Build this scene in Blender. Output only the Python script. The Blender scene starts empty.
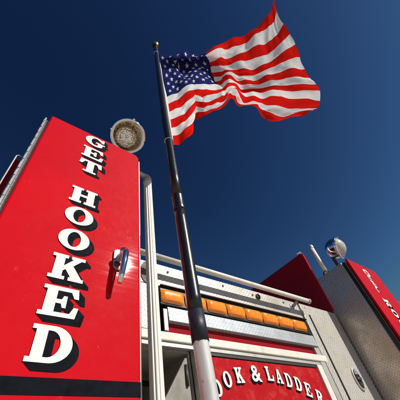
import bpy, bmesh, math, random
from mathutils import Vector, Matrix
random.seed(7)
C = bpy.context.scene.collection
scn = bpy.context.scene
PI = math.pi
# ------------------------------------------------------------ camera, world, sun, exposure
EYE = 1.35                                     # eye height over the ground; z below is measured from the eye
cam_d = bpy.data.cameras.new('camera'); cam = bpy.data.objects.new('camera', cam_d); C.objects.link(cam)
Xc = Vector((0.8007314, -0.57553562, -0.1660963)).normalized()          # camera right in world axes
Dn = Vector((0.35436623, 0.67867364, -0.6432936)).normalized()          # camera down
Fw = Xc.cross(Dn).normalized()
cam.matrix_world = Matrix(((Xc.x, -Dn.x, -Fw.x, 0), (Xc.y, -Dn.y, -Fw.y, 0), (Xc.z, -Dn.z, -Fw.z, EYE), (0, 0, 0, 1)))
cam_d.sensor_width = 36; cam_d.lens = 25.51
cam_d.clip_start = .02; cam_d.clip_end = 8000
scn.camera = cam

SUN = Vector((.30, -.66, .55)).normalized()     # towards the sun
w = bpy.data.worlds.new('World'); scn.world = w; w.use_nodes = True
nt = w.node_tree; bg = nt.nodes.get('Background') or nt.nodes.new('ShaderNodeBackground')
sky = nt.nodes.new('ShaderNodeTexSky'); sky.sky_type = 'NISHITA'; sky.sun_disc = False
sky.sun_elevation = math.asin(SUN.z); sky.sun_rotation = math.atan2(SUN.x, SUN.y)
sky.altitude = 1500; sky.air_density = .8; sky.dust_density = .25; sky.ozone_density = 3.0
sp_ = nt.nodes.new('ShaderNodeSeparateXYZ'); cb_ = nt.nodes.new('ShaderNodeCombineXYZ'); nt.links.new(sky.outputs[0], sp_.inputs[0])
for i_, (gain, power, cap) in enumerate(((1.05, 2.5, 1.6), (.74, 2.35, 2.9), (.52, 1.95, 4.8))):      # a polarised, deep sky
    pw = nt.nodes.new('ShaderNodeMath'); pw.operation = 'POWER'; nt.links.new(sp_.outputs[i_], pw.inputs[0]); pw.inputs[1].default_value = power
    ml = nt.nodes.new('ShaderNodeMath'); ml.operation = 'MULTIPLY'; nt.links.new(pw.outputs[0], ml.inputs[0]); ml.inputs[1].default_value = gain
    mn = nt.nodes.new('ShaderNodeMath'); mn.operation = 'MINIMUM'; nt.links.new(ml.outputs[0], mn.inputs[0]); mn.inputs[1].default_value = cap
    nt.links.new(mn.outputs[0], cb_.inputs[i_])
nt.links.new(cb_.outputs[0], bg.inputs[0]); bg.inputs[1].default_value = 0.05
sd = bpy.data.lights.new('sun', 'SUN'); so = bpy.data.objects.new('sun', sd); C.objects.link(so)
sd.energy = 5.0; sd.angle = math.radians(.53); sd.color = (1, .95, .87)
so.rotation_euler = SUN.to_track_quat('Z', 'Y').to_euler(); so.location = (0, 0, 30)
vs = scn.view_settings; vs.view_transform = 'Standard'; vs.look = 'None'; vs.gamma = 1; vs.exposure = 0.04
vs.use_curve_mapping = False
scn.render.resolution_x = scn.render.resolution_y = 1024

# ------------------------------------------------------------ node helpers
class NT:
    def __init__(s, name):
        s.m = bpy.data.materials.new(name); s.m.use_nodes = True
        s.t = s.m.node_tree; s.p = s.t.nodes['Principled BSDF']; s.out = s.t.nodes['Material Output']
    def n(s, kind, **kw):
        nd = s.t.nodes.new('ShaderNode' + kind)
        for k, v in kw.items(): setattr(nd, k, v)
        return nd
    def put(s, a, sock):
        if hasattr(a, 'is_output') or isinstance(a, bpy.types.NodeSocket): s.t.links.new(a, sock)
        else: sock.default_value = a
    def math(s, op, a, b=0.0, c=0.0, clamp=False):
        nd = s.n('Math', operation=op); nd.use_clamp = clamp
        s.put(a, nd.inputs[0]); s.put(b, nd.inputs[1]); s.put(c, nd.inputs[2]); return nd.outputs[0]
    def uv(s): return s.n('UVMap', uv_map='UVMap').outputs[0]
    def obj(s): return s.n('TexCoord').outputs['Object']
    def noise(s, vec, scale, detail=4, rough=.55, stretch=None):
        if stretch:
            mp = s.n('Mapping'); s.t.links.new(vec, mp.inputs[0]); mp.inputs['Scale'].default_value = stretch; vec = mp.outputs[0]
        nd = s.n('TexNoise'); s.t.links.new(vec, nd.inputs['Vector'])
        nd.inputs['Scale'].default_value = scale; nd.inputs['Detail'].default_value = detail; nd.inputs['Roughness'].default_value = rough
        return nd.outputs['Fac']
    def ramp(s, fac, stops):
        nd = s.n('ValToRGB'); s.put(fac, nd.inputs[0]); e = nd.color_ramp.elements
        while len(e) < len(stops): e.new(.5)
        for el, (p, c) in zip(e, stops): el.position = p; el.color = (*c, 1) if len(c) == 3 else c
        return nd.outputs[0]
    def g(s, v): return (v, v, v)
    def mix(s, fac, a, b):
        nd = s.n('Mix', data_type='RGBA'); s.put(fac, nd.inputs[0])
        s.put((*a, 1) if isinstance(a, tuple) else a, nd.inputs[6]); s.put((*b, 1) if isinstance(b, tuple) else b, nd.inputs[7]); return nd.outputs[2]
    def rng(s, v, a, b, c, d):
        nd = s.n('MapRange'); s.put(v, nd.inputs[0])
        for i, x in enumerate((a, b, c, d)): nd.inputs[i+1].default_value = x
        return nd.outputs[0]
    def bump(s, h, dist, strength=1.0, prev=None):
        nd = s.n('Bump'); s.put(h, nd.inputs['Height']); nd.inputs['Distance'].default_value = dist
        nd.inputs['Strength'].default_value = strength
        if prev is not None: s.t.links.new(prev, nd.inputs['Normal'])
        return nd.outputs[0]
    def set(s, **kw):
        for k, v in kw.items():
            sock = s.p.inputs[k.replace('_', ' ')]
            if isinstance(v, tuple) and len(v) == 3 and sock.type == 'RGBA': v = (*v, 1)
            s.put(v, sock)
        return s.m
    def diamonds(s, cell):
        """raised lozenges of tread plate, alternately turned, from the UV in metres"""
        sx = s.n('SeparateXYZ'); s.t.links.new(s.uv(), sx.inputs[0])
        u = s.math('DIVIDE', sx.outputs[0], cell); v = s.math('DIVIDE', sx.outputs[1], cell)
        u, v = s.math('ADD', s.math('MULTIPLY', u, .7071), s.math('MULTIPLY', v, .7071)), s.math('SUBTRACT', s.math('MULTIPLY', v, .7071), s.math('MULTIPLY', u, .7071))
        par = s.math('FLOORED_MODULO', s.math('ADD', s.math('FLOOR', u), s.math('FLOOR', v)), 2)
        lx = s.math('SUBTRACT', s.math('FRACT', u), .5); ly = s.math('SUBTRACT', s.math('FRACT', v), .5)
        a2 = s.math('MULTIPLY', lx, lx); b2 = s.math('MULTIPLY', ly, ly)
        e1 = s.math('ADD', s.math('DIVIDE', a2, .26), s.math('DIVIDE', b2, .022))
        e2 = s.math('ADD', s.math('DIVIDE', b2, .26), s.math('DIVIDE', a2, .022))
        e = s.math('ADD', s.math('MULTIPLY', e1, par), s.math('MULTIPLY', e2, s.math('SUBTRACT', 1.0, par)))
        return s.rng(e, .25, 1.0, 1.0, 0.0)

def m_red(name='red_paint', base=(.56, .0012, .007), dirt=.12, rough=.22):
    k = NT(name); o = k.obj()
    n1 = k.noise(o, 3.2, 6); n2 = k.noise(o, 38, 5, .7)
    sc = k.noise(o, 9, 3, .6, (1, 1, 14)); 
    col = k.mix(k.rng(n1, .35, .70, 0, .8), base, (base[0]*.80, base[1]*1.1, base[2]*1.1)); n5 = k.noise(o, 1.1, 3); col = k.mix(k.rng(n5, .35, .65, 0, .6), col, (base[0]*.84, base[1], base[2]))
    dv = k.noise(o, 150, 2, .5); col = k.mix(k.rng(dv, .76, .78, 0, .35), col, (.50, .18, .16))
    sp = k.rng(n2, .70, .78, 0, dirt)
    col = k.mix(sp, col, (.42, .12, .11))
    sm = k.noise(o, 60, 3, .8, (1, 1, .25)); sm = k.math('MULTIPLY', k.rng(sm, .66, .74, 0, .35), k.rng(k.noise(o, 7, 3), .5, .62, 0, 1))
    col = k.mix(sm, col, (.66, .16, .15))
    bp = k.bump(k.noise(o, 3.5, 2), .006, .45); bp = k.bump(n2, .0002, .15, bp)
    return k.set(Base_Color=col, Roughness=k.rng(n2, .3, .8, rough+.3, rough+.45), Specular_IOR_Level=.04, Coat_Weight=.35,
                 Coat_Roughness=k.rng(sc, .35, .7, .03, .07), Normal=bp)

def m_plate(name, cell=.02, base=(.62, .60, .56), metal=.75, rough=(.24, .5), grime=.5, depth=.0012):
    k = NT(name); o = k.obj()
    d = k.diamonds(cell)
    n1 = k.noise(o, 4.5, 7, .62); n2 = k.noise(o, 30, 4, .7); n3 = k.noise(o, 120, 2)
    g = k.math('MULTIPLY', k.rng(n1, .42, .68, 0, 1), grime)
    col = k.mix(g, base, (base[0]*.45, base[1]*.42, base[2]*.36))
    col = k.mix(k.rng(n2, .58, .72, 0, .5), col, (base[0]*.5, base[1]*.47, base[2]*.42))
    col = k.mix(k.math('MULTIPLY', d, .25), col, (.8, .8, .79))
    ro = k.math('ADD', k.rng(n1, .3, .7, rough[0], rough[1]), k.rng(n3, .3, .7, -.05, .08))
    bp = k.bump(d, depth, 1.0); bp = k.bump(n2, .0006, .5, bp); bp = k.bump(k.noise(o, 6, 2), .01, .4, bp)
    return k.set(Base_Color=col, Metallic=k.math('SUBTRACT', metal, k.math('MULTIPLY', g, .4), clamp=True), Roughness=ro, Normal=bp)

def m_simple(name, base, rough=.4, metal=0.0, var=.12, bump=.0004, coat=0.0, scale=20, spec=.5):
    k = NT(name); o = k.obj(); n1 = k.noise(o, scale, 5, .65); n2 = k.noise(o, 3, 4)
    col = k.mix(k.rng(n1, .35, .7, 0, 1), base, tuple(c*(1-var*1.6) for c in base))
    col = k.mix(k.rng(n2, .45, .7, 0, .7), col, tuple(c*(1-var) for c in base))
    return k.set(Base_Color=col, Roughness=k.rng(n1, .3, .7, rough*.85, min(1, rough*1.2)), Metallic=metal, Coat_Weight=coat, Specular_IOR_Level=spec, Normal=k.bump(n1, bump, .6))

RED = m_red(); RED_SHADED = m_red('red_paint_shaded', (.30, .004, .010), .08, .3)  # second is a darker copy of the red, shade painted into its colour
RED_PLATE = None
PLATE = m_plate('tread_plate', .0145, (.64, .61, .55), .38, (.32, .52), .7, .003)
PLATE_T = m_plate('tower_tread_plate', .0135, (.68, .59, .50), .85, (.22, .42), .7, .0016)
SHELF = m_plate('shelf_tread_plate', .014, (.37, .40, .43), .55, (.38, .58), .5, .0012)
def _white():
    k = NT('white_enamel'); o = k.obj(); n1 = k.noise(o, 6, 7, .7); st = k.noise(o, 16, 5, .7, (1, 1, .12)); ch = k.noise(o, 55, 3, .6)
    col = k.mix(k.rng(n1, .48, .70, 0, .5), (.70, .67, .60), (.50, .46, .38)); col = k.mix(k.rng(st, .55, .72, 0, .45), col, (.34, .30, .24))
    col = k.mix(k.rng(ch, .70, .73, 0, .8), col, (.14, .11, .09))
    return k.set(Base_Color=col, Roughness=k.rng(n1, .3, .7, .34, .6), Specular_IOR_Level=.35, Normal=k.bump(ch, .0006, .5))
WHITE = _white()
TRIM = m_simple('worn_aluminium_trim', (.58, .56, .52), .48, .5, .25)
GREY = m_simple('smooth_grey_metal', (.36, .37, .40), .45, .5, .2)
BLACK = m_simple('black_plastic', (.012, .012, .013), .4, 0, .2)
DARK = m_simple('dark_steel', (.05, .047, .045), .5, .3, .3)
INTER = m_simple('recess_grey_paint', (.36, .34, .30), .6, 0, .35, .0006, 0, 9)
CHROME = m_simple('chrome', (.88, .88, .87), .07, 1, .04, .0001)
SATIN = m_simple('satin_chrome', (.34, .33, .33), .45, .8, .1, .0001)
BRONZE = m_simple('tinted_reflector', (.46, .37, .27), .12, 1, .05, 0)
POLE = m_simple('black_pole_enamel', (.010, .010, .010), .30, 0, .2, .0002, .25, 60)
TAPE = m_simple('navy_tape', (.010, .013, .028), .5, 0, .2, .0008, 0, 70)
GOLD = m_simple('gold_finish', (.75, .42, .10), .25, 1, .1)
RUBBER = m_simple('rubber', (.02, .02, .02), .8, 0, .2)
LETTERW = m_simple('white_lettering', (.82, .80, .74), .6, 0, .07, .0001, .1, 25, spec=.04)
LETTERK = m_simple('black_lettering', (.006, .007, .011), .6, 0, .2, .0001, 0, 40, spec=.03)
STRIPE = m_simple('black_stripe_paint', (.007, .008, .013), .6, 0, .2, .0001, 0, 40, spec=.03)
def _sock():
    k = NT('brushed_aluminium_sleeve'); o = k.obj(); s_ = k.noise(o, 30, 5, .7, (1, 1, .15)); b = k.noise(o, 14, 6, .7)
    col = k.mix(k.rng(b, .60, .625, 0, .7), (.70, .69, .66), (.06, .06, .06)); return k.set(Base_Color=col, Metallic=.6, Roughness=k.rng(s_, .3, .7, .3, .55), Normal=k.bump(b, .0012, .6))
SLEEVE = _sock()
def _ribbed():
    k = NT('ribbed_white_rail'); o = k.obj(); n1 = k.noise(o, 25, 4, .6, (1, 1, .1))
    return k.set(Base_Color=k.mix(k.rng(n1, .4, .75, 0, .5), (.80, .77, .70), (.55, .52, .46)), Roughness=.36, Normal=k.bump(n1, .0005, .5))
RIBBED = _ribbed()
def _redplate():
    k = NT('red_panel_plate'); o = k.obj(); d = k.diamonds(.018); n1 = k.noise(o, 26, 6, .75)
    col = k.mix(k.rng(n1, .50, .66, 0, .5), (.40, .006, .010), (.55, .07, .05)); col = k.mix(k.rng(n1, .3, .42, .5, 0), col, (.26, .006, .008))  # mottle paints the plate's lighter reflections into the colour
    return k.set(Base_Color=col, Roughness=.5, Specular_IOR_Level=.05, Coat_Weight=.25, Coat_Roughness=.12, Normal=k.bump(d, .0002, .4))
RED_PLATE = _redplate()
def _amber():
    k = NT('amber_lens'); sx = k.n('SeparateXYZ'); k.t.links.new(k.uv(), sx.inputs[0])
    rib = k.math('SINE', k.math('MULTIPLY', sx.outputs[0], 2*PI/.006)); n1 = k.noise(k.obj(), 25, 3)
    col = k.mix(k.rng(n1, .35, .65, 0, 1), (.95, .21, .002), (1.0, .34, .008))
    return k.set(Base_Color=col, Roughness=.16, Subsurface_Weight=.35, Subsurface_Radius=(.02, .008, .002), Coat_Weight=1.0, Coat_Roughness=.03,
                 Normal=k.bump(k.noise(k.obj(), 60, 3), .001, .4, k.bump(rib, .0004, .25)), Specular_IOR_Level=.6)
AMBER = _amber()
def _reflector():
    k = NT('faceted_reflector'); vor = k.n('TexVoronoi'); vor.inputs['Scale'].default_value = 95; k.t.links.new(k.obj(), vor.inputs['Vector'])
    return k.set(Base_Color=(.96, .93, .88), Metallic=1.0, Roughness=.14, Normal=k.bump(vor.outputs[0], .0045, .9))
REFL = _reflector()
def _glass():
    k = NT('lamp_glass'); return k.set(Base_Color=(.97, .95, .90), Roughness=.02, Transmission_Weight=1.0, IOR=1.10, Normal=k.bump(k.noise(k.obj(), 30, 2), .0001, .3))
GLASS = _glass()
def _frost():
    k = NT('frosted_lamp_glass'); return k.set(Base_Color=(.86, .84, .78), Roughness=.28, Transmission_Weight=.45, IOR=1.3, Normal=k.bump(k.noise(k.obj(), 60, 2), .0008, .5))
FROST = _frost()
def _ground():
    k = NT('concrete_paving'); o = k.obj(); n1 = k.noise(o, .7, 8, .6); n2 = k.noise(o, 60, 4, .8)
    col = k.ramp(n1, [(.3, (.36, .335, .30)), (.7, (.48, .45, .40))]); col = k.mix(k.rng(n2, .4, .7, 0, .3), col, (.12, .11, .10))
    return k.set(Base_Color=col, Roughness=.85, Normal=k.bump(n2, .003, .6))
GROUND = _ground()
DARKGLASS = m_simple('dark_window_glass', (.02, .025, .03), .05, 0, .1, 0, 1)
def _fender():
    k = NT('brown_fender'); n1 = k.noise(k.obj(), 22, 5, .7); return k.set(Base_Color=k.ramp(n1, [(.35, (.05, .022, .012)), (.7, (.16, .085, .045))]), Roughness=.5)
FENDER = _fender()
def cloth(name, base, trans):
    k = NT(name); o = k.obj(); n1 = k.noise(o, 7, 5, .6); wv = k.noise(o, 260, 2)
    col = k.mix(k.rng(n1, .4, .7, 0, .4), base, tuple(c*.8 for c in base))
    cr = k.noise(o, 7, 6, .7, (1.6, .7, .8))
    bp = k.bump(cr, .009, .5); bp = k.bump(wv, .0004, .3, bp)
    k.set(Base_Color=col, Roughness=.75, Specular_IOR_Level=.0, Normal=bp)
    tr = k.n('BsdfTranslucent'); k.put((*trans, 1), tr.inputs[0]); k.t.links.new(bp, tr.inputs[1])
    mx = k.n('MixShader'); mx.inputs[0].default_value = .42
    k.t.links.new(k.p.outputs[0], mx.inputs[1]); k.t.links.new(tr.outputs[0], mx.inputs[2]); k.t.links.new(mx.outputs[0], k.out.inputs[0])
    return k.m
F_RED = cloth('flag_red_cloth', (.80, .012, .010), (1.0, .035, .010))
F_WHITE = cloth('flag_white_cloth', (.92, .90, .87), (.95, .92, .86))
F_BLUE = cloth('flag_navy_cloth', (.022, .030, .16), (.003, .004, .02))

# ------------------------------------------------------------ mesh helpers
def tag(o, label=None, cat=None, group=None, kind=None):
    if label: o['label'] = label
    if cat: o['category'] = cat
    if group: o['group'] = group
    if kind: o['kind'] = kind
    return o
def empty(name, loc):
    o = bpy.data.objects.new(name, None); C.objects.link(o); o.location = Vector(loc) + Vector((0, 0, EYE)); return o
class MB:
    """collects shapes (eye-based metres) and links them as one mesh object"""
    def __init__(s): s.bm = bmesh.new()
    def box(s, a, b):
        r = bmesh.ops.create_cube(s.bm, size=1)
        a, b = Vector(a), Vector(b); c = (a+b)/2; d = b-a
        for v in r['verts']: v.co = Vector((v.co.x*d.x, v.co.y*d.y, v.co.z*d.z)) + c
        return s
    def prism(s, pts, axis, lo, hi):
        """polygon in the two other axes, pulled along axis"""
        def P(p, t):
            q = list(p); q.insert('xyz'.index(axis), t); return Vector(q)
        va = [s.bm.verts.new(P(p, lo)) for p in pts]; vb = [s.bm.verts.new(P(p, hi)) for p in pts]
        n = len(pts); s.bm.faces.new(va); s.bm.faces.new(vb[::-1])
        for i in range(n): s.bm.faces.new((va[i], vb[i], vb[(i+1) % n], va[(i+1) % n]))
        return s
    def tube(s, pts, r, seg=20, ribs=0, depth=0):
        pts = [Vector(p) for p in pts]; rs = r if isinstance(r, (list, tuple)) else [r]*len(pts)
        rings = []; ref = None
        for i, p in enumerate(pts):
            d = (pts[min(i+1, len(pts)-1)] - pts[max(i-1, 0)]).normalized()
            if ref is None: ref = Vector((0, 0, 1)) if abs(d.z) < .9 else Vector((1, 0, 0))
            a = (ref - d*ref.dot(d)).normalized(); b = d.cross(a); ref = a
            rings.append([s.bm.verts.new(p + (a*math.cos(t) + b*math.sin(t)) * (rs[i] - (depth if ribs and (j*ribs*2//seg) % 2 else 0)))
                          for j in range(seg) for t in [2*PI*j/seg]])
        for i in range(len(rings)-1):
            for j in range(seg):
                f = s.bm.faces.new((rings[i][j], rings[i][(j+1) % seg], rings[i+1][(j+1) % seg], rings[i+1][j])); f.smooth = not ribs
        s.bm.faces.new(rings[0][::-1]); s.bm.faces.new(rings[-1]); return s
    def lathe(s, prof, loc, direction, seg=48):
        """prof: (radius, height) along direction"""
        q = Vector(direction).to_track_quat('Z', 'Y'); loc = Vector(loc); rings = []
        for r, h in prof:
            if r < 1e-6: rings.append([s.bm.verts.new(loc + q @ Vector((0, 0, h)))]); continue
            rings.append([s.bm.verts.new(loc + q @ Vector((r*math.cos(2*PI*j/seg), r*math.sin(2*PI*j/seg), h))) for j in range(seg)])
        for A, B in zip(rings, rings[1:]):
            for j in range(seg):
                k = (j+1) % seg
                vs_ = ([A[0]] if len(A) == 1 else [A[j], A[k]]) + ([B[0]] if len(B) == 1 else [B[k], B[j]])
                if len(vs_) > 2: s.bm.faces.new(vs_).smooth = True
        return s
    def build(s, name, mat, parent=None, bevel=0, smooth=None, z0=EYE):
        bmesh.ops.recalc_face_normals(s.bm, faces=s.bm.faces)
        uvl = s.bm.loops.layers.uv.new('UVMap')
        for f in s.bm.faces:
            n = f.normal; ax = max(range(3), key=lambda i: abs(n[i]))
            for l in f.loops:
                c = l.vert.co; l[uvl].uv = ((c.y, c.z), (c.x, c.z), (c.x, c.y))[ax]
        if z0: 
            for v in s.bm.verts: v.co.z += z0
        off = Vector((0, 0, 0))
        if parent:
            p = parent
            while p: off += p.location; p = p.parent
        # origin at the piece's base
        xs = [v.co.copy() for v in s.bm.verts]
        base = Vector((sum(v.x for v in xs)/len(xs), sum(v.y for v in xs)/len(xs), min(v.z for v in xs)))
        for v in s.bm.verts: v.co -= base
        me = bpy.data.meshes.new(name); s.bm.to_mesh(me); s.bm.free()
        for m in (mat if isinstance(mat, list) else [mat]): me.materials.append(m)
        o = bpy.data.objects.new(name, me); C.objects.link(o); o.location = base - off
        if parent: o.parent = parent
        if bevel:
            b = o.modifiers.new('bevel', 'BEVEL'); b.width = bevel; b.segments = 2; b.limit_method = 'ANGLE'; b.harden_normals = False
        return o

def shapes_mesh(outlines, thick, front_y, flip=False):
    """2D outlines (even-odd) in x,z -> list of (verts, faces) via a filled curve"""
    cu = bpy.data.curves.new('tmp', 'CURVE'); cu.dimensions = '2D'; cu.fill_mode = 'BOTH'; cu.extrude = thick/2
    for pts in outlines:
        sp = cu.splines.new('POLY'); sp.points.add(len(pts)-1); sp.use_cyclic_u = True
        for i, (x, z) in enumerate(pts): sp.points[i].co = (x, z, 0, 1)
    ob = bpy.data.objects.new('tmp', cu); C.objects.link(ob)
    dg = bpy.context.evaluated_depsgraph_get(); me = bpy.data.meshes.new_from_object(ob.evaluated_get(dg))
    bpy.data.objects.remove(ob); bpy.data.curves.remove(cu)
    V = [Vector((v.co.x, front_y + thick/2 - v.co.z, v.co.y)) for v in me.vertices]; F = [tuple(p.vertices) for p in me.polygons]
    bpy.data.meshes.remove(me); return V, F
def add_raw(mb, V, F):
    vv = [mb.bm.verts.new(v) for v in V]
    for f in F:
        try: mb.bm.faces.new([vv[i] for i in f])
        except ValueError: pass

# ------------------------------------------------------------ slab lettering on a unit square
def arc(cx, cy, rx, ry, a0, a1, n=18): return [(cx+rx*math.cos(math.radians(a0+(a1-a0)*i/n)), cy+ry*math.sin(math.radians(a0+(a1-a0)*i/n))) for i in range(n+1)]
GL = {}
GL['H'] = [[(0,0),(.45,0),(.45,.13),(.37,.13),(.37,.43),(.63,.43),(.63,.13),(.55,.13),(.55,0),(1,0),(1,.13),(.91,.13),(.91,.87),(1,.87),(1,1),(.55,1),(.55,.87),(.63,.87),(.63,.57),(.37,.57),(.37,.87),(.45,.87),(.45,1),(0,1),(0,.87),(.09,.87),(.09,.13),(0,.13)]]
GL['E'] = [[(0,0),(.94,0),(1,.36),(.87,.36),(.78,.14),(.38,.14),(.38,.43),(.52,.43),(.56,.3),(.66,.3),(.66,.7),(.56,.7),(.52,.57),(.38,.57),(.38,.86),(.75,.86),(.84,.66),(.97,.66),(.93,1),(0,1),(0,.87),(.1,.87),(.1,.13),(0,.13)]]
GL['T'] = [[(.22,0),(.78,0),(.78,.13),(.65,.13),(.65,.86),(.77,.86),(.87,.6),(1,.6),(.97,1),(.03,1),(0,.6),(.13,.6),(.23,.86),(.35,.86),(.35,.13),(.22,.13)]]
GL['O'] = [arc(.5,.5,.5,.5,0,350,35), arc(.5,.5,.21,.37,0,350,35)]
GL['K'] = [[(0,0),(.46,0),(.46,.13),(.37,.13),(.37,.34),(.44,.42),(.62,.13),(.56,.13),(.56,0),(1,0),(1,.13),(.94,.13),(.64,.6),(.86,.87),(.97,.87),(.97,1),(.55,1),(.55,.87),(.62,.87),(.37,.55),(.37,.87),(.46,.87),(.46,1),(0,1),(0,.87),(.1,.87),(.1,.13),(0,.13)]]
GL['D'] = [[(0,0),(.5,0)] + arc(.5,.5,.5,.5,-85,85,20) + [(.5,1),(0,1),(0,.87),(.1,.87),(.1,.13),(0,.13)], [(.37,.14),(.45,.14)] + arc(.45,.5,.26,.36,-80,80,16) + [(.45,.86),(.37,.86)]]
GL['G'] = [arc(.5,.5,.5,.5,52,312,30) + [(.86,.16),(.86,.38),(.97,.38),(.97,.5),(.52,.5),(.52,.38),(.62,.38),(.62,.18)] + arc(.5,.5,.21,.37,-65,-295,26) + [(.72,.74),(.78,.64),(.92,.64),(.92,.99),(.83,.99)]]
GL['L'] = [[(0,0),(.93,0),(1,.4),(.88,.4),(.77,.14),(.40,.14),(.40,.87),(.52,.87),(.52,1),(0,1),(0,.87),(.1,.87),(.1,.13),(0,.13)]]
GL['A'] = [[(0,0),(.36,0),(.36,.12),(.27,.12),(.32,.28),(.60,.28),(.65,.12),(.54,.12),(.54,0),(1,0),(1,.12),(.93,.12),(.64,1),(.38,1),(.08,.12),(0,.12)], [(.36,.40),(.56,.40),(.46,.76)]]
GL['R'] = [[(0,0),(.47,0),(.47,.13),(.38,.13),(.38,.43),(.48,.43),(.60,.1),(.70,0),(1,0),(1,.12),(.92,.14),(.80,.40),(.72,.47)] + arc(.55,.73,.40,.27,-55,88,14) + [(0,1),(0,.87),(.1,.87),(.1,.13),(0,.13)], [(.38,.57),(.50,.57)] + arc(.52,.72,.13,.15,-85,85,8) + [(.50,.87),(.38,.87)]]
def bell(cx, cz, w_, h, ch, rot=0):
    out = []
    for sp in GL[ch]:
        o = []
        for x, z in sp:
            x = (x-.5)*w_; z = (z-.5)*h
            o.append((cx + x*math.cos(rot) - z*math.sin(rot), cz + x*math.sin(rot) + z*math.cos(rot)))
        out.append(o)
    return out
def letter(parent, name, ch, cx, cz, w_, h, front_y, sh=(.013, -.013), rot=0):
    """white letter with a black blocked shadow behind it; returns the white mesh"""
    mb = MB(); V, F = shapes_mesh(bell(cx, cz, w_, h, ch, rot), .0012, front_y - .0012); add_raw(mb, V, F)
    o = mb.build(name, LETTERW, parent)
    kb = MB(); n = 5
    for i in range(1, n+1):
        t = i/n; V, F = shapes_mesh(bell(cx+sh[0]*t, cz+sh[1]*t, w_, h, ch, rot), .0002, front_y - .0003 - .00015*(n-i)); add_raw(kb, V, F)
    return o, kb

# ------------------------------------------------------------ the setting
g = MB(); g.box((-400, -400, -1.45), (400, 400, -1.35)); tag(g.build('ground', GROUND), kind='structure')

# ------------------------------------------------------------ the fire truck
W = .894                                         # distance of the rear wall from the eye
XL, XR = -.05, 2.43                              # outer sides
truck = empty('fire_truck', (1.19, 3.4, -1.35))
tag(truck, 'red and diamond-plate ladder fire truck seen from its tail, lettered doors at both corners', 'fire truck')

# hull and cab, far side of the tail
MB().box((XL+.03, 2.3, -.75), (XR-.03, 6.2, .80)).build('body', RED_SHADED, truck, .02)
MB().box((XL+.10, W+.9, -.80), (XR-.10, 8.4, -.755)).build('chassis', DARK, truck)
cab = MB().prism([(6.35, -.75), (8.7, -.75), (8.75, .15), (8.45, 1.05), (6.35, 1.12)], 'x', XL+.03, XR-.03).build('cab', RED_SHADED, truck, .04)
for x in (XL+.022, XR-.03): MB().prism([(6.75, .25), (7.45, .25), (7.45, .88), (6.75, .88)], 'x', x, x+.008).build('window', DARKGLASS, cab)
MB().prism([(6.35, .20), (8.0, .20), (8.0, .21), (6.35, .21)], 'x', XL+.024, XL+.03).build('stripe', WHITE, cab)
MB().box((XL+.25, 8.68, .30), (XR-.25, 8.76, .86)).build('windscreen', DARKGLASS, cab)
for y in (2.2, 7.3):
    for x, s in ((XL+.16, 1), (XR-.16, -1)):
        wh = MB().lathe([(0, -.12), (.36, -.12), (.44, -.10), (.46, -.04), (.46, .06), (.44, .12), (.30, .13), (.28, .10), (0, .10)], (x, y, -.89), (-s, 0, 0)).build('wheel', RUBBER, truck)
        MB().lathe([(0, .10), (.12, .17), (.14, .11), (.27, .105), (.28, .135), (.30, .135)], (x, y, -.89), (-s, 0, 0), 32).build('rim', CHROME, wh)
for x0, x1 in ((XL+.02, .36), (2.02, XR-.02)): MB().box((x0, W+.42, -.74), (x1, 2.28, .79)).build('side_locker', RED_SHADED, truck, .01)

# hose-bed walls: thin painted plates standing forward of the rear wall
for x in (.385, 1.975):
    hb = MB().prism([(W+.006, .812), (W+.006, 1.345), (4.2, 1.50), (4.2, .812)], 'x', x, x+.022).build('hose_bed_wall', RED_SHADED, truck, .004)
    MB().box((x+.002, W-.004, .83), (x+.020, W+.004, 1.335)).build('edge_strip', RED, hb)  # plate's rear edge in the brighter red copy, painted as sunlit
    for kz in range(6): MB().lathe([(0, .003), (.004, .002), (.005, 0)], (x, W+.05, .90+.08*kz), (-1, 0, 0), 12).build('rivet', RED_SHADED, hb)
    MB().tube([(x-.012, W+.03, 1.352), (x+.011, W+.01, 1.362), (x+.034, W+.03, 1.352)], .012, 10).build('clamp', CHROME, hb)

# --- rear wall of tread plate (panels butt, none overlap)
def wall(name, a, b, mat, bev=.003, par=None): return MB().box(a, b).build(name, mat, par or truck, bev)
rear = wall('rear_wall', (.40, W, .692), (1.56, W+.02, .806), PLATE)
wall('wall_panel', (.40, W, .500), (.562, W+.02, .690), PLATE, .002)
wall('wall_panel', (1.575, W-.004, -.60), (1.968, W+.016, .806), PLATE, .003)
wall('hose_bed_floor', (.41, W+.022, .74), (1.97, 4.2, .79), DARK)
wall('edge_channel', (.578, W-.0065, .50), (.596, W-.001, .588), GREY, .001)
# lugs and bolts on the upper strip
for x, z, r in ((.725, .775, .013), (.752, .768, .008), (.62, .775, .006), (.95, .782, .005), (1.16, .775, .006), (1.42, .782, .006), (1.50, .77, .006), (1.62, .785, .006), (1.90, .77, .007)):
    MB().lathe([(0, .008), (r*.6, .007), (r, .002), (r, -.002)], (x, W, z), (0, -1, 0), 14).build('bolt', GREY if r < .01 else CHROME, rear)
MB().lathe([(.016, .001), (.016, .008), (.010, .010), (.010, .003)], (1.20, W, .772), (0, -1, 0), 20).build('tie_ring', DARK, rear)
# worn oval plate at the left of the rail
MB().prism([(x, z) for x, z in arc(.515, .745, .034, .055, 0, 345, 23)], 'y', W-.004, W-.0005).build('cover_plate', m_simple('worn_dull_plate', (.17, .16, .15), .6, 0, .4, .002, 0, 30, .2), rear)

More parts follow.
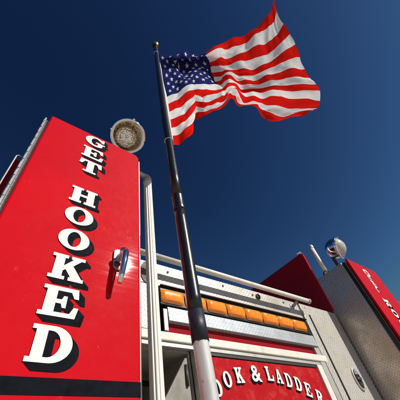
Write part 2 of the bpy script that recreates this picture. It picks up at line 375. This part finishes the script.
# --- light bar of eight amber lamps in a black housing
bar = MB().box((.566, W-.010, .604), (1.552, W+.016, .690)).build('arrow_light_bar', BLACK, truck, .003)
MB().box((.566, W-.022, .686), (1.552, W-.011, .690)).build('visor', BLACK, bar)
def lens(cx, cz, w_, h):
    bm = bmesh.new(); nx, nz = 12, 8; vs_ = []
    for j in range(nz+1):
        row = []
        for i in range(nx+1):
            u = -1+2*i/nx; v = -1+2*j/nz; k = max(abs(u), abs(v)); 
            q = (abs(u)**9 + abs(v)**9)**(1/9); s_ = k/q if q else 1         # rounded corners
            d = .012*(1-k**8)**.5 + .004*(1-v*v)
            row.append(bm.verts.new((cx+u*s_*w_/2, W-.0105-d, cz+v*s_*h/2)))
        vs_.append(row)
    for j in range(nz):
        for i in range(nx): bm.faces.new((vs_[j][i], vs_[j][i+1], vs_[j+1][i+1], vs_[j+1][i])).smooth = True
    m = MB(); m.bm.free(); m.bm = bm; return m
for i in range(8): lens(.623+.1195*i, .642, .113, .060).build('amber_lens', AMBER, bar)

# --- tread-plate shelf under the lamps, red shadow gap, white beam
sh = MB().prism([(W+.018, .602), (W-.003, .602), (W-.009, .540), (W+.018, .540)], 'x', .60, 1.568).build('step_plate', SHELF, truck, .002)
wall('red_channel', (.60, W+.012, .499), (1.572, W+.03, .538), RED_SHADED, 0)
beam = wall('white_beam', (.40, W-.005, .464), (1.60, W+.02, .497), WHITE, .004)
for x in (.44, .53): MB().lathe([(0, .004), (.005, .003), (.006, 0)], (x, W-.006, .480), (0, -1, 0), 12).build('bolt', DARK, beam)

# --- lettered panel under the beam
panel = MB().box((.716, W+.010, -.30), (1.487, W+.028, .430)).build('sign_panel', RED_PLATE, truck)
fr = MB().box((1.488, W+.001, -.30), (1.530, W+.024, .446)).build('door_frame', WHITE, truck, .002)
MB().box((.703, W-.002, -.30), (.715, W+.024, .446)).build('door_frame', TRIM, truck, .002)
MB().box((.40, W+.003, .4465), (1.53, W+.022, .4635)).build('door_frame', TRIM, truck, .001)
MB().box((.716, W+.006, .433), (1.487, W+.024, .446)).build('door_frame', DARK, truck, .001)
wall('wall_strip', (1.531, W-.001, -.60), (1.573, W+.018, .580), TRIM, .002)
HL = [('H', .745, .290, .28), ('O', .795, .322, .20), ('O', .853, .353, .12), ('K', .921, .371, .06), ('&', 1.018, .383, 0), ('L', 1.106, .386, -.03), ('A', 1.163, .378, -.07), ('D', 1.222, .365, -.12), ('D', 1.281, .352, -.18), ('E', 1.340, .331, -.24), ('R', 1.405, .302, -.32)]
PY = W + .0095
for ch, x, z, ro in HL:
    if ch == '&':
        cu = bpy.data.curves.new('amp', 'FONT'); cu.body = '&'; cu.size = .088; cu.extrude = .0006; cu.offset = .0016; cu.align_x = 'CENTER'
        ob = bpy.data.objects.new('amp', cu); C.objects.link(ob); me = bpy.data.meshes.new_from_object(ob.evaluated_get(bpy.context.evaluated_depsgraph_get()))
        V = [Vector((x + v.co.x, PY - .0014 - v.co.z, z - .030 + v.co.y)) for v in me.vertices]; F = [tuple(p.vertices) for p in me.polygons]
        mw = MB(); add_raw(mw, V, F); mk = MB()
        for i in range(1, 5): add_raw(mk, [v + Vector((-.0025*i, .0006+.0001*i, -.0025*i)) for v in V], F)
        bpy.data.objects.remove(ob); bpy.data.curves.remove(cu); bpy.data.meshes.remove(me)
    else:
        mw = MB(); V, F = shapes_mesh(bell(x, z, .042, .057, ch, ro), .0012, PY - .002); add_raw(mw, V, F)
        mk = MB()
        for i in range(1, 5):
            V, F = shapes_mesh(bell(x-.0020*i, z-.0020*i, .042, .057, ch, ro), .0002, PY - .0012 + .0002*i); add_raw(mk, V, F)
    mw.build('letter', LETTERW, panel); mk.build('letter_shadow', LETTERK, panel)

# --- right part of the wall: a double seam and an oval latch
seam = MB().box((1.626, W-.0065, -.58), (1.632, W-.0045, .738)).box((1.640, W-.0065, -.58), (1.646, W-.0045, .738)).build('door_seam', BLACK, truck)
MB().box((1.6325, W-.010, -.58), (1.6395, W-.0045, .736)).build('seam_strip', TRIM, seam)
lat = MB().lathe([(.0, -.004), (.034, -.004), (.034, .004), (.0, .004)], (0, 0, 0), (0, -1, 0), 40)
for v in lat.bm.verts: v.co = Vector((v.co.x*1.0+1.812, v.co.y+W-.0075, v.co.z*1.75+.392))
latch = lat.build('oval_latch', TRIM, truck, .002)
def ell(cx, cz, rx, rz, y0, y1, mat, name, sect=None):
    pts = arc(cx, cz, rx, rz, *(sect or (0, 345)), 23); return MB().prism(pts, 'y', y0, y1).build(name, mat, latch)
ell(1.812, .392, .026, .048, W-.0132, W-.0120, BLACK, 'latch_dish')
ell(1.812, .397, .022, .042, W-.0155, W-.0136, GREY, 'latch_face', (20, 160))
ell(1.812, .380, .020, .034, W-.0150, W-.0136, DARK, 'latch_paddle', (200, 340))
MB().box((1.795, W-.022, .384), (1.830, W-.016, .396)).build('latch_bar', CHROME, latch, .002)

# --- open locker at the left, dim inside, with a folded grey sheet
rec = MB()
rec.box((.345, W+.025, -.6), (.352, W+.40, .446)); rec.box((.6925, W+.025, -.6), (.7005, W+.40, .446))
rec.box((.353, W+.022, .438), (.692, W+.39, .446)); rec.box((.353, W+.391, -.6), (.692, W+.40, .437))
rec = rec.build('open_locker', INTER, truck)
MB().tube([(.36, W+.20, .40), (.69, W+.22, .40)], .010, 12).build('cross_bar', DARK, rec)
MB().tube([(.353, W+.03, .25), (.353, W+.38, .25)], .012, 10).build('shelf_rail', DARK, rec)
MB().lathe([(0, .012), (.006, .010), (.008, 0)], (.655, W+.375, .442), (0, -.4, -1), 14).build('rivet', CHROME, rec)
cbl = [(.46, W+.30, .44), (.455, W+.29, .36), (.50, W+.27, .30), (.56, W+.28, .33), (.60, W+.30, .40), (.64, W+.31, .437)]
MB().tube(cbl, .006, 10).build('cable', BLACK, rec)
MB().box((.354, W+.384, .20), (.691, W+.3905, .215)).build('inner_ledge', TRIM, rec)
MB().box((.42, W+.34, .405), (.50, W+.389, .437)).build('junction_box', GREY, rec, .003)
fl = MB().prism([(.691, .424), (.685, .430), (.53, .22), (.50, -.5), (.691, -.5)], 'y', W+.030, W+.042).build('folded_sheet', m_simple('grey_sheet', (.30, .285, .245), .6, .1, .35, .001, 0, 12), rec, .002)
MB().tube([(.680, W+.028, .40), (.677, W+.026, .33)], .006, 10).build('fold_hook', DARK, rec)

# --- horizontal grab rail on top
RZ, RY = .790, W-.062
hr = MB().tube([(.40, RY, RZ)] + [(1.60, RY, RZ)], .0130, 24).build('top_grab_rail', WHITE, truck)
MB().lathe([(0, .005), (.010, .004), (.0155, 0), (.0155, -.018)], (1.602, RY, RZ), (1, 0, 0), 24).build('rail_cap', TRIM, hr)
for x in (.74, 1.49):
    MB().tube([(x, RY+.014, RZ-.012), (x, RY+.04, RZ-.022), (x, W, RZ-.022)], .009, 12).lathe([(0, .006), (.018, .005), (.020, 0)], (x, W, RZ-.022), (0, -1, 0), 18).build('bracket', GREY, hr)

# --- corner lockers with the lettered doors
def tower(x0, x1, top, front, back):
    t = MB().box((x0, front, -.60), (x1, back, top)).build('corner_locker', PLATE_T, truck, .006)
    return t
tl = tower(-.060, .322, 1.150, .648, W+.42)
tr = tower(1.985, 2.425, 1.083, .664, W+.42)
for z in [1.05-.045*i for i in range(36)]: pass
# stamped edge trim showing beside the left door
et = MB().box((-.0610, .632, -.6), (-.0565, .6475, 1.13))
for i in range(40):
    z = 1.135-.045*i; et.box((-.0625 + .0015*random.random(), .630, z-.026-.010*random.random()), (-.0575, .646, z-.006*random.random()))
et.build('stamped_edge', GREY, tl)
MB().box((-.0655, .648, -.6), (-.0605, .668, 1.148)).build('edge_angle', TRIM, tl, .001)

def rounded(x0, x1, z0, z1, r, n=8, which=(1, 1, 1, 1)):
    pts = []
    for (cx, cz, a), on in zip(((x1-r, z1-r, 0), (x0+r, z1-r, 90), (x0+r, z0+r, 180), (x1-r, z0+r, 270)), which):
        if on: pts += arc(cx, cz, r, r, a, a+90, n)
        else: pts.append({0: (x1, z1), 90: (x0, z1), 180: (x0, z0), 270: (x1, z0)}[a])
    return pts
def door(x0, x1, top, y, corners, label):
    d = MB().prism(rounded(x0, x1, -.58, top, .028, 8, corners), 'y', y, y+.019).build('rear_door', RED, truck, .006)
    d['label'] = label
    MB().prism([(x0+.0015, .199), (x1-.0015, .199), (x1-.0015, .227), (x0+.0015, .227)], 'y', y-.0008, y+.002).build('stripe', STRIPE, d)
    return d
DY = .625
dl = door(-.046, .336, 1.160, DY, (1, 0, 1, 1), 'left rear door reading GET HOOKED')
dr = door(2.012, 2.430, 1.100, DY-.004, (1, 0, 1, 1), 'right rear door with slanting white script')
MB().box((.3365, DY+.004, -.57), (.3405, DY+.024, 1.12)).build('edge_seal', WHITE, dl)
MB().box((1.992, DY+.0155, -.58), (2.42, DY+.0385, 1.076)).build('door_gap_shade', BLACK, dr)  # black filler standing in for the shade inside the door gap
for ch, z in zip('GET', (1.103, 1.010, .917)): pass
words = [('G', 1.103), ('E', 1.010), ('T', .917), ('H', .747), ('O', .655), ('O', .562), ('K', .468), ('E', .376), ('D', .283)]
for i, (ch, z) in enumerate(words):
    lw, lh = .083, .072
    mw = MB(); V, F = shapes_mesh(bell(.137, z+.004, lw, lh, ch, -.02), 0.0004, DY-.0022); add_raw(mw, V, F)
    mk = MB()
    for j in range(1, 15):
        V, F = shapes_mesh(bell(.137+.00115*j, z+.004-.00105*j, lw, lh, ch, -.02), .00004, DY-.0016+.00006*j); add_raw(mk, V, F)
    mw.build('letter', LETTERW, dl); mk.build('letter_shadow', LETTERK, dl)
# script on the right door, read downwards
def script(parent, strokes, cx, cz, s_, y):
    mb = MB(); kb = MB()
    for st in strokes:
        pts = []
        for a, b in zip(st, st[1:]):
            for t in (0, .34, .67): pts.append((a[0]+(b[0]-a[0])*t, a[1]+(b[1]-a[1])*t))
        pts.append(st[-1])
        for k in range(2): pts = [pts[0]] + [((pts[i-1][0]+2*pts[i][0]+pts[i+1][0])/4, (pts[i-1][1]+2*pts[i][1]+pts[i+1][1])/4) for i in range(1, len(pts)-1)] + [pts[-1]]
        def put(m, dx, dz, yy, r):
            n = len(pts); L = []; R_ = []
            for i, (u, v) in enumerate(pts):
                a = pts[max(i-1, 0)]; b = pts[min(i+1, n-1)]; d = Vector((b[0]-a[0], b[1]-a[1])).normalized()
                wd = r*(.55+.45*abs(d.y)); 
                X_, Z_ = cx + v*s_*.001 + dx, cz - u*s_*.001 + dz                    # turned a quarter: reads top to bottom
                nx, nz = d.x, d.y
                L.append(m.bm.verts.new((X_ + wd*nx, yy, Z_ + wd*ny_(nx, nz)))); R_.append(m.bm.verts.new((X_ - wd*nx, yy, Z_ - wd*ny_(nx, nz))))
            for i in range(n-1): m.bm.faces.new((L[i], L[i+1], R_[i+1], R_[i]))
        put(kb, .005, -.005, y-.0006, .0105); put(mb, 0, 0, y-.0014, .0085)
    mb.build('script', LETTERW, parent); kb.build('script_shadow', LETTERK, parent)
def ny_(nx, nz): return nz
# "Chasin" : C h a s i n with a long last stroke (u along the word, v up, in hundredths)
CH = [[(34,118),(22,128),(4,112),(0,78),(10,50),(30,52),(40,70)], [(50,128),(46,52),(52,80),(64,92),(70,82),(68,52)],
      [(96,88),(84,92),(78,72),(86,52),(96,66),(98,88),(98,60),(104,52)], [(124,90),(112,84),(122,70),(118,52),(106,54)],
      [(134,88),(132,54)], [(135,106),(138,110)], [(148,52),(150,88),(149,74),(160,92),(170,84),(170,56),(190,44),(222,60)]]
script(dr, CH, 2.135, 1.050, .88, DY-.004)
for i, (ch, x, z) in enumerate((('R', 2.19, .775), ('O', 2.19, .700), ('O', 2.19, .625), ('K', 2.19, .550))):
    mw = MB(); rot = -PI/2
    V, F = shapes_mesh(bell(x, z, .062, .070, ch, rot), .0010, DY-.0070); add_raw(mw, V, F); mk = MB()
    for j in range(1, 7):
        V, F = shapes_mesh(bell(x+.0022*j, z-.0022*j, .062, .070, ch, rot), .00012, DY-.0064+.00018*j); add_raw(mk, V, F)
    mw.build('letter', LETTERW, dr); mk.build('letter_shadow', LETTERK, dr)

# chrome paddle handle on the left door
hd = MB().prism(rounded(.250, .284, .500, .572, .014), 'y', DY-.006, DY-.0005).build('handle_plate', SATIN, dl, .002)
hm = MB().lathe([(0, .034), (.011, .033), (.014, .028), (.012, .024), (.008, .012), (.010, 0)], (.269, DY-.006, .545), (0, -1, 0), 24)
hm.tube([(.270, DY-.033, .552), (.271, DY-.036, .538), (.268, DY-.037, .505), (.264, DY-.036, .470), (.261, DY-.031, .440)], [.008, .0105, .0095, .008, .006], 16)
hm.build('handle', CHROME, dl)
MB().lathe([(0, .004), (.008, .003), (.009, 0)], (.262, DY-.006, .518), (0, -1, 0), 16).build('keyhole', DARK, dl)

# vertical ribbed hand rail beside the left door
vr = MB().tube([(.420, .700, -.55), (.420, .700, 1.115)], .0185, 48, ribs=12, depth=.0022).build('hand_rail', RIBBED, truck)
MB().tube([(.420, .700, 1.095), (.420, .700, 1.122), (.414, .700, 1.135), (.398, .700, 1.139), (.330, .690, 1.132), (.315, .685, 1.130)], [.021, .0205, .017, .013, .012, .016], 18).build('rail_fitting', TRIM, vr)
MB().tube([(.420, .700, -.57), (.418, .700, -.60), (.33, .69, -.60)], .015, 14).build('rail_fitting', TRIM, vr)

# side flanges low on the corners
MB().box((-.085, .672, -.60), (-.081, 2.3, .884)).box((-.0812, .684, -.60), (-.0602, .690, .884)).box((-.0812, .6895, .874), (-.0602, 2.3, .882)).build('side_flange', RED_SHADED, truck)
MB().tube([(-.060, .668, .888), (-.080, .668, .888), (-.084, .669, .884), (-.084, .669, -.60)], .0024, 8).build('flange_trim', TRIM, truck)
MB().box((2.432, .635, -.60), (2.62, 1.9, .872)).build('side_fender', FENDER, truck, .02)

# short mast on the right corner locker
ms = MB().tube([(1.990, .800, 1.083), (1.990, .800, 1.335)], .0165, 20).build('mast', WHITE, truck)
MB().lathe([(0, .022), (.012, .020), (.019, .010), (.019, -.012)], (1.990, .800, 1.335), (0, 0, 1), 20).build('mast_cap', TRIM, ms)
MB().lathe([(0, .012), (.02, .012), (.026, 0)], (1.990, .800, 1.083), (0, 0, 1), 20).build('mast_foot', DARK, ms)

# round chrome work lamps on both lockers
def work_lamp(c, d, top, r=.088, dome=.019, gl=None):
    c = Vector(c); d = Vector(d).normalized()
    shell = MB().lathe([(0, -.105), (.022, -.104), (.045, -.094), (.066, -.074), (.080, -.045), (r-.003, -.012), (r, 0), (r-.004, .001)], c, d).build('work_lamp', CHROME, truck)
    MB().lathe([(r-.006, -.004), (r+.001, -.006), (r+.006, .002), (r+.004, .011), (r-.003, .014), (r-.011, .009), (r-.012, .002)], c, d).build('bezel', CHROME, shell)
    MB().lathe([(r-.011, .001), (r-.014, -.012), (.066, -.034), (.061, -.040)], c, d).build('reflector', BRONZE, shell)
    MB().lathe([(.0605, -.041), (.060, -.034), (.050, -.026), (.032, -.020), (0, -.017)], c, d).build('sealed_beam', REFL, shell)
    qd = d.to_track_quat('Z', 'Y')
    for k in range(8):
        rr = .030 if k else 0; p = c + qd @ Vector((rr*math.cos(k*2*PI/7), rr*math.sin(k*2*PI/7), -.0215 if k else -.0175))
        MB().lathe([(0, .0075), (.005, .0065), (.0085, .003), (.0095, 0), (.0095, -.004)], p, d, 16).build('bulb', CHROME, shell)
    MB().lathe([(r-.012, .004), (.066, .004+dome*.35), (.052, .004+dome*.62), (.030, .004+dome*.88), (0, .004+dome)], c, d).build('glass', gl or GLASS, shell)
    up = (Vector((0, 0, 1)) - d*d.z).normalized(); side = d.cross(up)
    for s_, k in ((up, 1), (side, .8), (-side, .8)):
        p = c + s_*(r+.004) + d*.004; MB().tube([p - d*.012, p + d*.012], .006*k, 10).build('clip', CHROME, shell)
    b = c - d*.085
    q = Vector((b.x, b.y + (.075 if d.z < -.6 else 0), top))
    MB().tube([b, (b + q)*.5 + (b - q)*.42 + Vector((0, (q.y-b.y)*.45, 0)), q + Vector((0, 0, .03)), q], [.012, .014, .011, .011], 14).lathe([(0, .01), (.026, .008), (.030, 0)], q, (0, 0, 1), 20).build('bracket', DARK, shell)
    return shell
work_lamp((.302, .680, 1.412), (-.05, -.62, -.80), 1.15)
work_lamp((2.135, .660, 1.275), (.16, -.93, -.30), 1.083, .086, .05, FROST)

# tailboard and its risers
MB().box((XL-.02, .30, -.82), (XR+.02, W+.02, -.78)).build('tailboard', PLATE, truck, .004)
MB().box((XL, .305, -.95), (XR, .34, -.822)).build('rear_bumper', PLATE, truck, .004)
for x in (.12, 2.22): MB().lathe([(0, .03), (.05, .025), (.06, 0)], (x, .302, -.885), (0, -1, 0), 24).build('tail_lamp', m_simple('red_lamp_lens', (.45, .01, .01), .2, 0, .05, .0001, .8), truck)

# ------------------------------------------------------------ flag pole on the tailboard
pole = empty('flag_pole', (.417, .50, -.779))
tag(pole, 'slim black pole with a gold ball, socketed in a scuffed aluminium sleeve', 'flagpole')
def px(z):
    t = (z-.2)/2.96; return .4165 + .010*t + .036*t*t
MB().tube([(.4165, .5, -.779), (.4165, .5, .272)], .0180, 32).build('sleeve', SLEEVE, pole)
MB().tube([(.4165, .5, .266), (.4165, .5, .3385)], .0198, 32).build('tape_collar', TAPE, pole)
MB().tube([(px(z), .5, z) for z in [.339+.036*i for i in range(11)]], .0188, 32).build('lower_shaft', POLE, pole)
MB().tube([(px(z), .5, z) for z in (.700, .704, .722, .770, .774, .780)], [.0195, .0212, .0200, .0200, .0210, .0195], 32).build('joint', POLE, pole)
MB().tube([(px(z), .5, z) for z in [.78+.119*i for i in range(21)]], [.0178+.0001*i for i in range(21)], 28).build('upper_shaft', POLE, pole)
ZT = .78+.119*20
MB().lathe([(0, .075), (.016, .073), (.030, .060), (.036, .040), (.032, .020), (.018, .006), (.022, -.004), (.026, -.02), (.024, -.03)], (px(ZT), .5, ZT), (.02, 0, 1), 28).build('ball_finial', GOLD, pole)

# ------------------------------------------------------------ the flag
FV = [0, 1, 2, 4, 7, 9, 11, 13]
FU = [0, 0.13, 0.2, 0.27, 0.4, 0.53, 0.65, 0.77, 0.89, 1.0]
FP = [
  [(0.469, 0.493, 2.874), (0.483, 0.512, 2.747), (0.499, 0.522, 2.611), (0.503, 0.537, 2.291), (0.504, 0.534, 1.931), (0.493, 0.529, 1.66), (0.469, 0.513, 1.391), (0.446, 0.494, 1.163)],
  [(0.604, 0.424, 2.91), (0.566, 0.413, 2.647), (0.616, 0.454, 2.669), (0.615, 0.459, 2.4), (0.604, 0.468, 2.08), (0.6, 0.478, 1.835), (0.577, 0.476, 1.557), (0.541, 0.469, 1.291)],
  [(0.678, 0.385, 2.98), (0.628, 0.373, 2.684), (0.691, 0.425, 2.732), (0.71, 0.445, 2.561), (0.68, 0.435, 2.185), (0.684, 0.453, 1.984), (0.679, 0.473, 1.841), (0.684, 0.507, 1.737)],
  [(0.759, 0.349, 3.043), (0.695, 0.338, 2.716), (0.77, 0.394, 2.794), (0.806, 0.422, 2.7), (0.751, 0.404, 2.265), (0.719, 0.401, 1.993), (0.713, 0.419, 1.825), (0.701, 0.432, 1.691)],
  [(0.918, 0.25, 3.188), (0.844, 0.251, 2.86), (0.927, 0.297, 2.913), (1.025, 0.346, 2.953), (1.046, 0.377, 2.706), (0.89, 0.346, 2.158), (0.873, 0.345, 1.969), (0.861, 0.336, 1.861)],
  [(1.134, 0.101, 3.487), (1.116, 0.135, 3.291), (1.106, 0.18, 3.136), (1.135, 0.25, 2.914), (1.11, 0.306, 2.655), (1.016, 0.295, 2.321), (0.976, 0.302, 2.182), (0.934, 0.306, 2.046)],
  [(1.323, -0.066, 3.681), (1.305, -0.016, 3.475), (1.283, 0.045, 3.238), (1.285, 0.148, 2.933), (1.28, 0.226, 2.674), (1.283, 0.26, 2.571), (1.142, 0.273, 2.226), (1.079, 0.299, 2.091)],
  [(1.502, -0.273, 3.879), (1.485, -0.205, 3.661), (1.482, -0.138, 3.408), (1.476, -0.011, 3.04), (1.474, 0.093, 2.737), (1.48, 0.163, 2.61), (1.326, 0.234, 2.238), (1.274, 0.299, 2.099)],
  [(1.622, -0.475, 4.085), (1.628, -0.398, 3.874), (1.647, -0.321, 3.627), (1.68, -0.194, 3.234), (1.712, -0.067, 2.842), (1.742, 0.019, 2.662), (1.569, 0.117, 2.287), (1.454, 0.221, 2.083)],
  [(1.644, -0.664, 4.347), (1.676, -0.561, 4.103), (1.746, -0.483, 3.849), (1.829, -0.353, 3.423), (1.96, -0.227, 2.94), (2.002, -0.141, 2.699), (1.866, -0.028, 2.37), (1.754, 0.085, 2.32)]]
def crom(vals, ts, t):
    n = len(ts); i = 0
    while i < n-2 and t > ts[i+1]: i += 1
    t0, t1 = ts[i], ts[i+1]; h = t1-t0; s_ = (t-t0)/h
    def m(k):
        if k == 0: return (vals[1]-vals[0])/(ts[1]-ts[0])
        if k == n-1: return (vals[-1]-vals[-2])/(ts[-1]-ts[-2])
        return .5*((vals[k+1]-vals[k])/(ts[k+1]-ts[k]) + (vals[k]-vals[k-1])/(ts[k]-ts[k-1]))
    m0, m1 = m(i)*h, m(i+1)*h; s2, s3 = s_*s_, s_**3
    return vals[i]*(2*s3-3*s2+1) + m0*(s3-2*s2+s_) + vals[i+1]*(-2*s3+3*s2) + m1*(s3-s2)
COLS = [[Vector(p) for p in col] for col in FP]          # COLS[u][v]
def fpt(u, v):
    p = crom([crom(c, FV, v) for c in COLS], FU, u)
    return p
NU, PER = 200, 10; NV = 13*PER
grid = [[None]*(NV+1) for _ in range(NU+1)]
colv = [[crom(c, FV, 13*j/NV) for j in range(NV+1)] for c in COLS]
for i in range(NU+1):
    u = i/NU
    for j in range(NV+1): grid[i][j] = crom([c[j] for c in colv], FU, u)
def nrm(i, j):
    a = grid[min(i+1, NU)][j] - grid[max(i-1, 0)][j]; b = grid[i][min(j+1, NV)] - grid[i][max(j-1, 0)]; return a.cross(b).normalized()
from mathutils import noise as mnoise
N0 = [[nrm(i, j) for j in range(NV+1)] for i in range(NU+1)]
for i in range(NU+1):
    for j in range(NV+1):
        u, v = i/NU, j/NV; e = min(1, u*6)
        d = .016*math.sin(20*u + 11*v + 2*math.sin(5*v)) + .010*math.sin(41*u - 6*v + 1.5*math.sin(9*u)) + .016*v**4*math.sin(31*u + 1) + .020*u**3*math.sin(17*v+6*u) + .020*mnoise.noise(Vector((u*9+v*4, v*5-u*2, 3))) + .022*abs(mnoise.noise(Vector((u*7-v*5, v*11+u*9, 21)))) + .008*mnoise.noise(Vector((u*24+v*9, v*15-u*8, 8))) - (.0022 if j % PER == 0 and 0 < j < NV and (i > NU*.4 or j >= 7*PER) else 0)/max(e, .01)
        grid[i][j] = grid[i][j] + N0[i][j]*d*e
bm = bmesh.new(); vv = [[bm.verts.new(p) for p in col] for col in grid]; UC = round(NU*.40)
for i in range(NU):
    for j in range(NV):
        f = bm.faces.new((vv[i][j], vv[i+1][j], vv[i+1][j+1], vv[i][j+1])); f.smooth = True
        f.material_index = 2 if (i < UC and j < 7*PER) else (0 if (j//PER) % 2 == 0 else 1)
for r in range(9):                                         # fifty stars
    for c in range(6 if r % 2 == 0 else 5):
        su = (.4/12)*(1 + 2*c + (0 if r % 2 == 0 else 1)); sv = (7/13)/10*(r+1)
        ru, rv = .0150, .028
        for side in (1, -1):
            ring = []
            for k in range(10):
                a = PI/2 + k*PI/5; q = 1 if k % 2 == 0 else .42
                uu, v2 = su + ru*q*math.cos(a), sv - rv*q*math.sin(a)
                fi, fj = uu*NU, v2*NV; i0, j0 = int(fi), int(fj); a_, b_ = fi-i0, fj-j0
                p = (grid[i0][j0]*(1-a_)*(1-b_) + grid[i0+1][j0]*a_*(1-b_) + grid[i0][j0+1]*(1-a_)*b_ + grid[i0+1][j0+1]*a_*b_)
                ring.append(bm.verts.new(p + N0[i0][j0]*side*.0015))
            i0, j0 = int(su*NU), int(sv*NV); cv = bm.verts.new(grid[i0][j0] + N0[i0][j0]*side*.0017)
            for k in range(10): bm.faces.new((cv, ring[k], ring[(k+1) % 10])).material_index = 1
m = MB(); m.bm.free(); m.bm = bm
flag = m.build('flag', [F_RED, F_WHITE, F_BLUE])
tag(flag, 'stars and stripes flag streaming from the black pole against the blue sky', 'flag')
hb = MB(); 
for j in range(0, NV, 5):
    a, b = grid[0][j], grid[0][j+5]; ax, bx = Vector((px(a.z)+.022, .5, a.z)), Vector((px(b.z)+.022, .5, b.z))
    vs4 = [hb.bm.verts.new(p) for p in (a, b, bx, ax)]; hb.bm.faces.new(vs4)
hb.build('heading', F_WHITE, flag)
for j in (2, NV-2):
    a = grid[0][j] ; z = a.z; c = Vector((px(z), .5, z)); out = (a - c).normalized()
    up = Vector((0, 0, 1)); ring = [c + out*.0195*math.cos(t) + out.cross(up)*.0195*math.sin(t) for t in [2*PI*k/16 for k in range(17)]]
    MB().tube(ring, .0018, 8).tube([c + out*.022, a], .0035, 8).build('snap_hook', CHROME, flag)
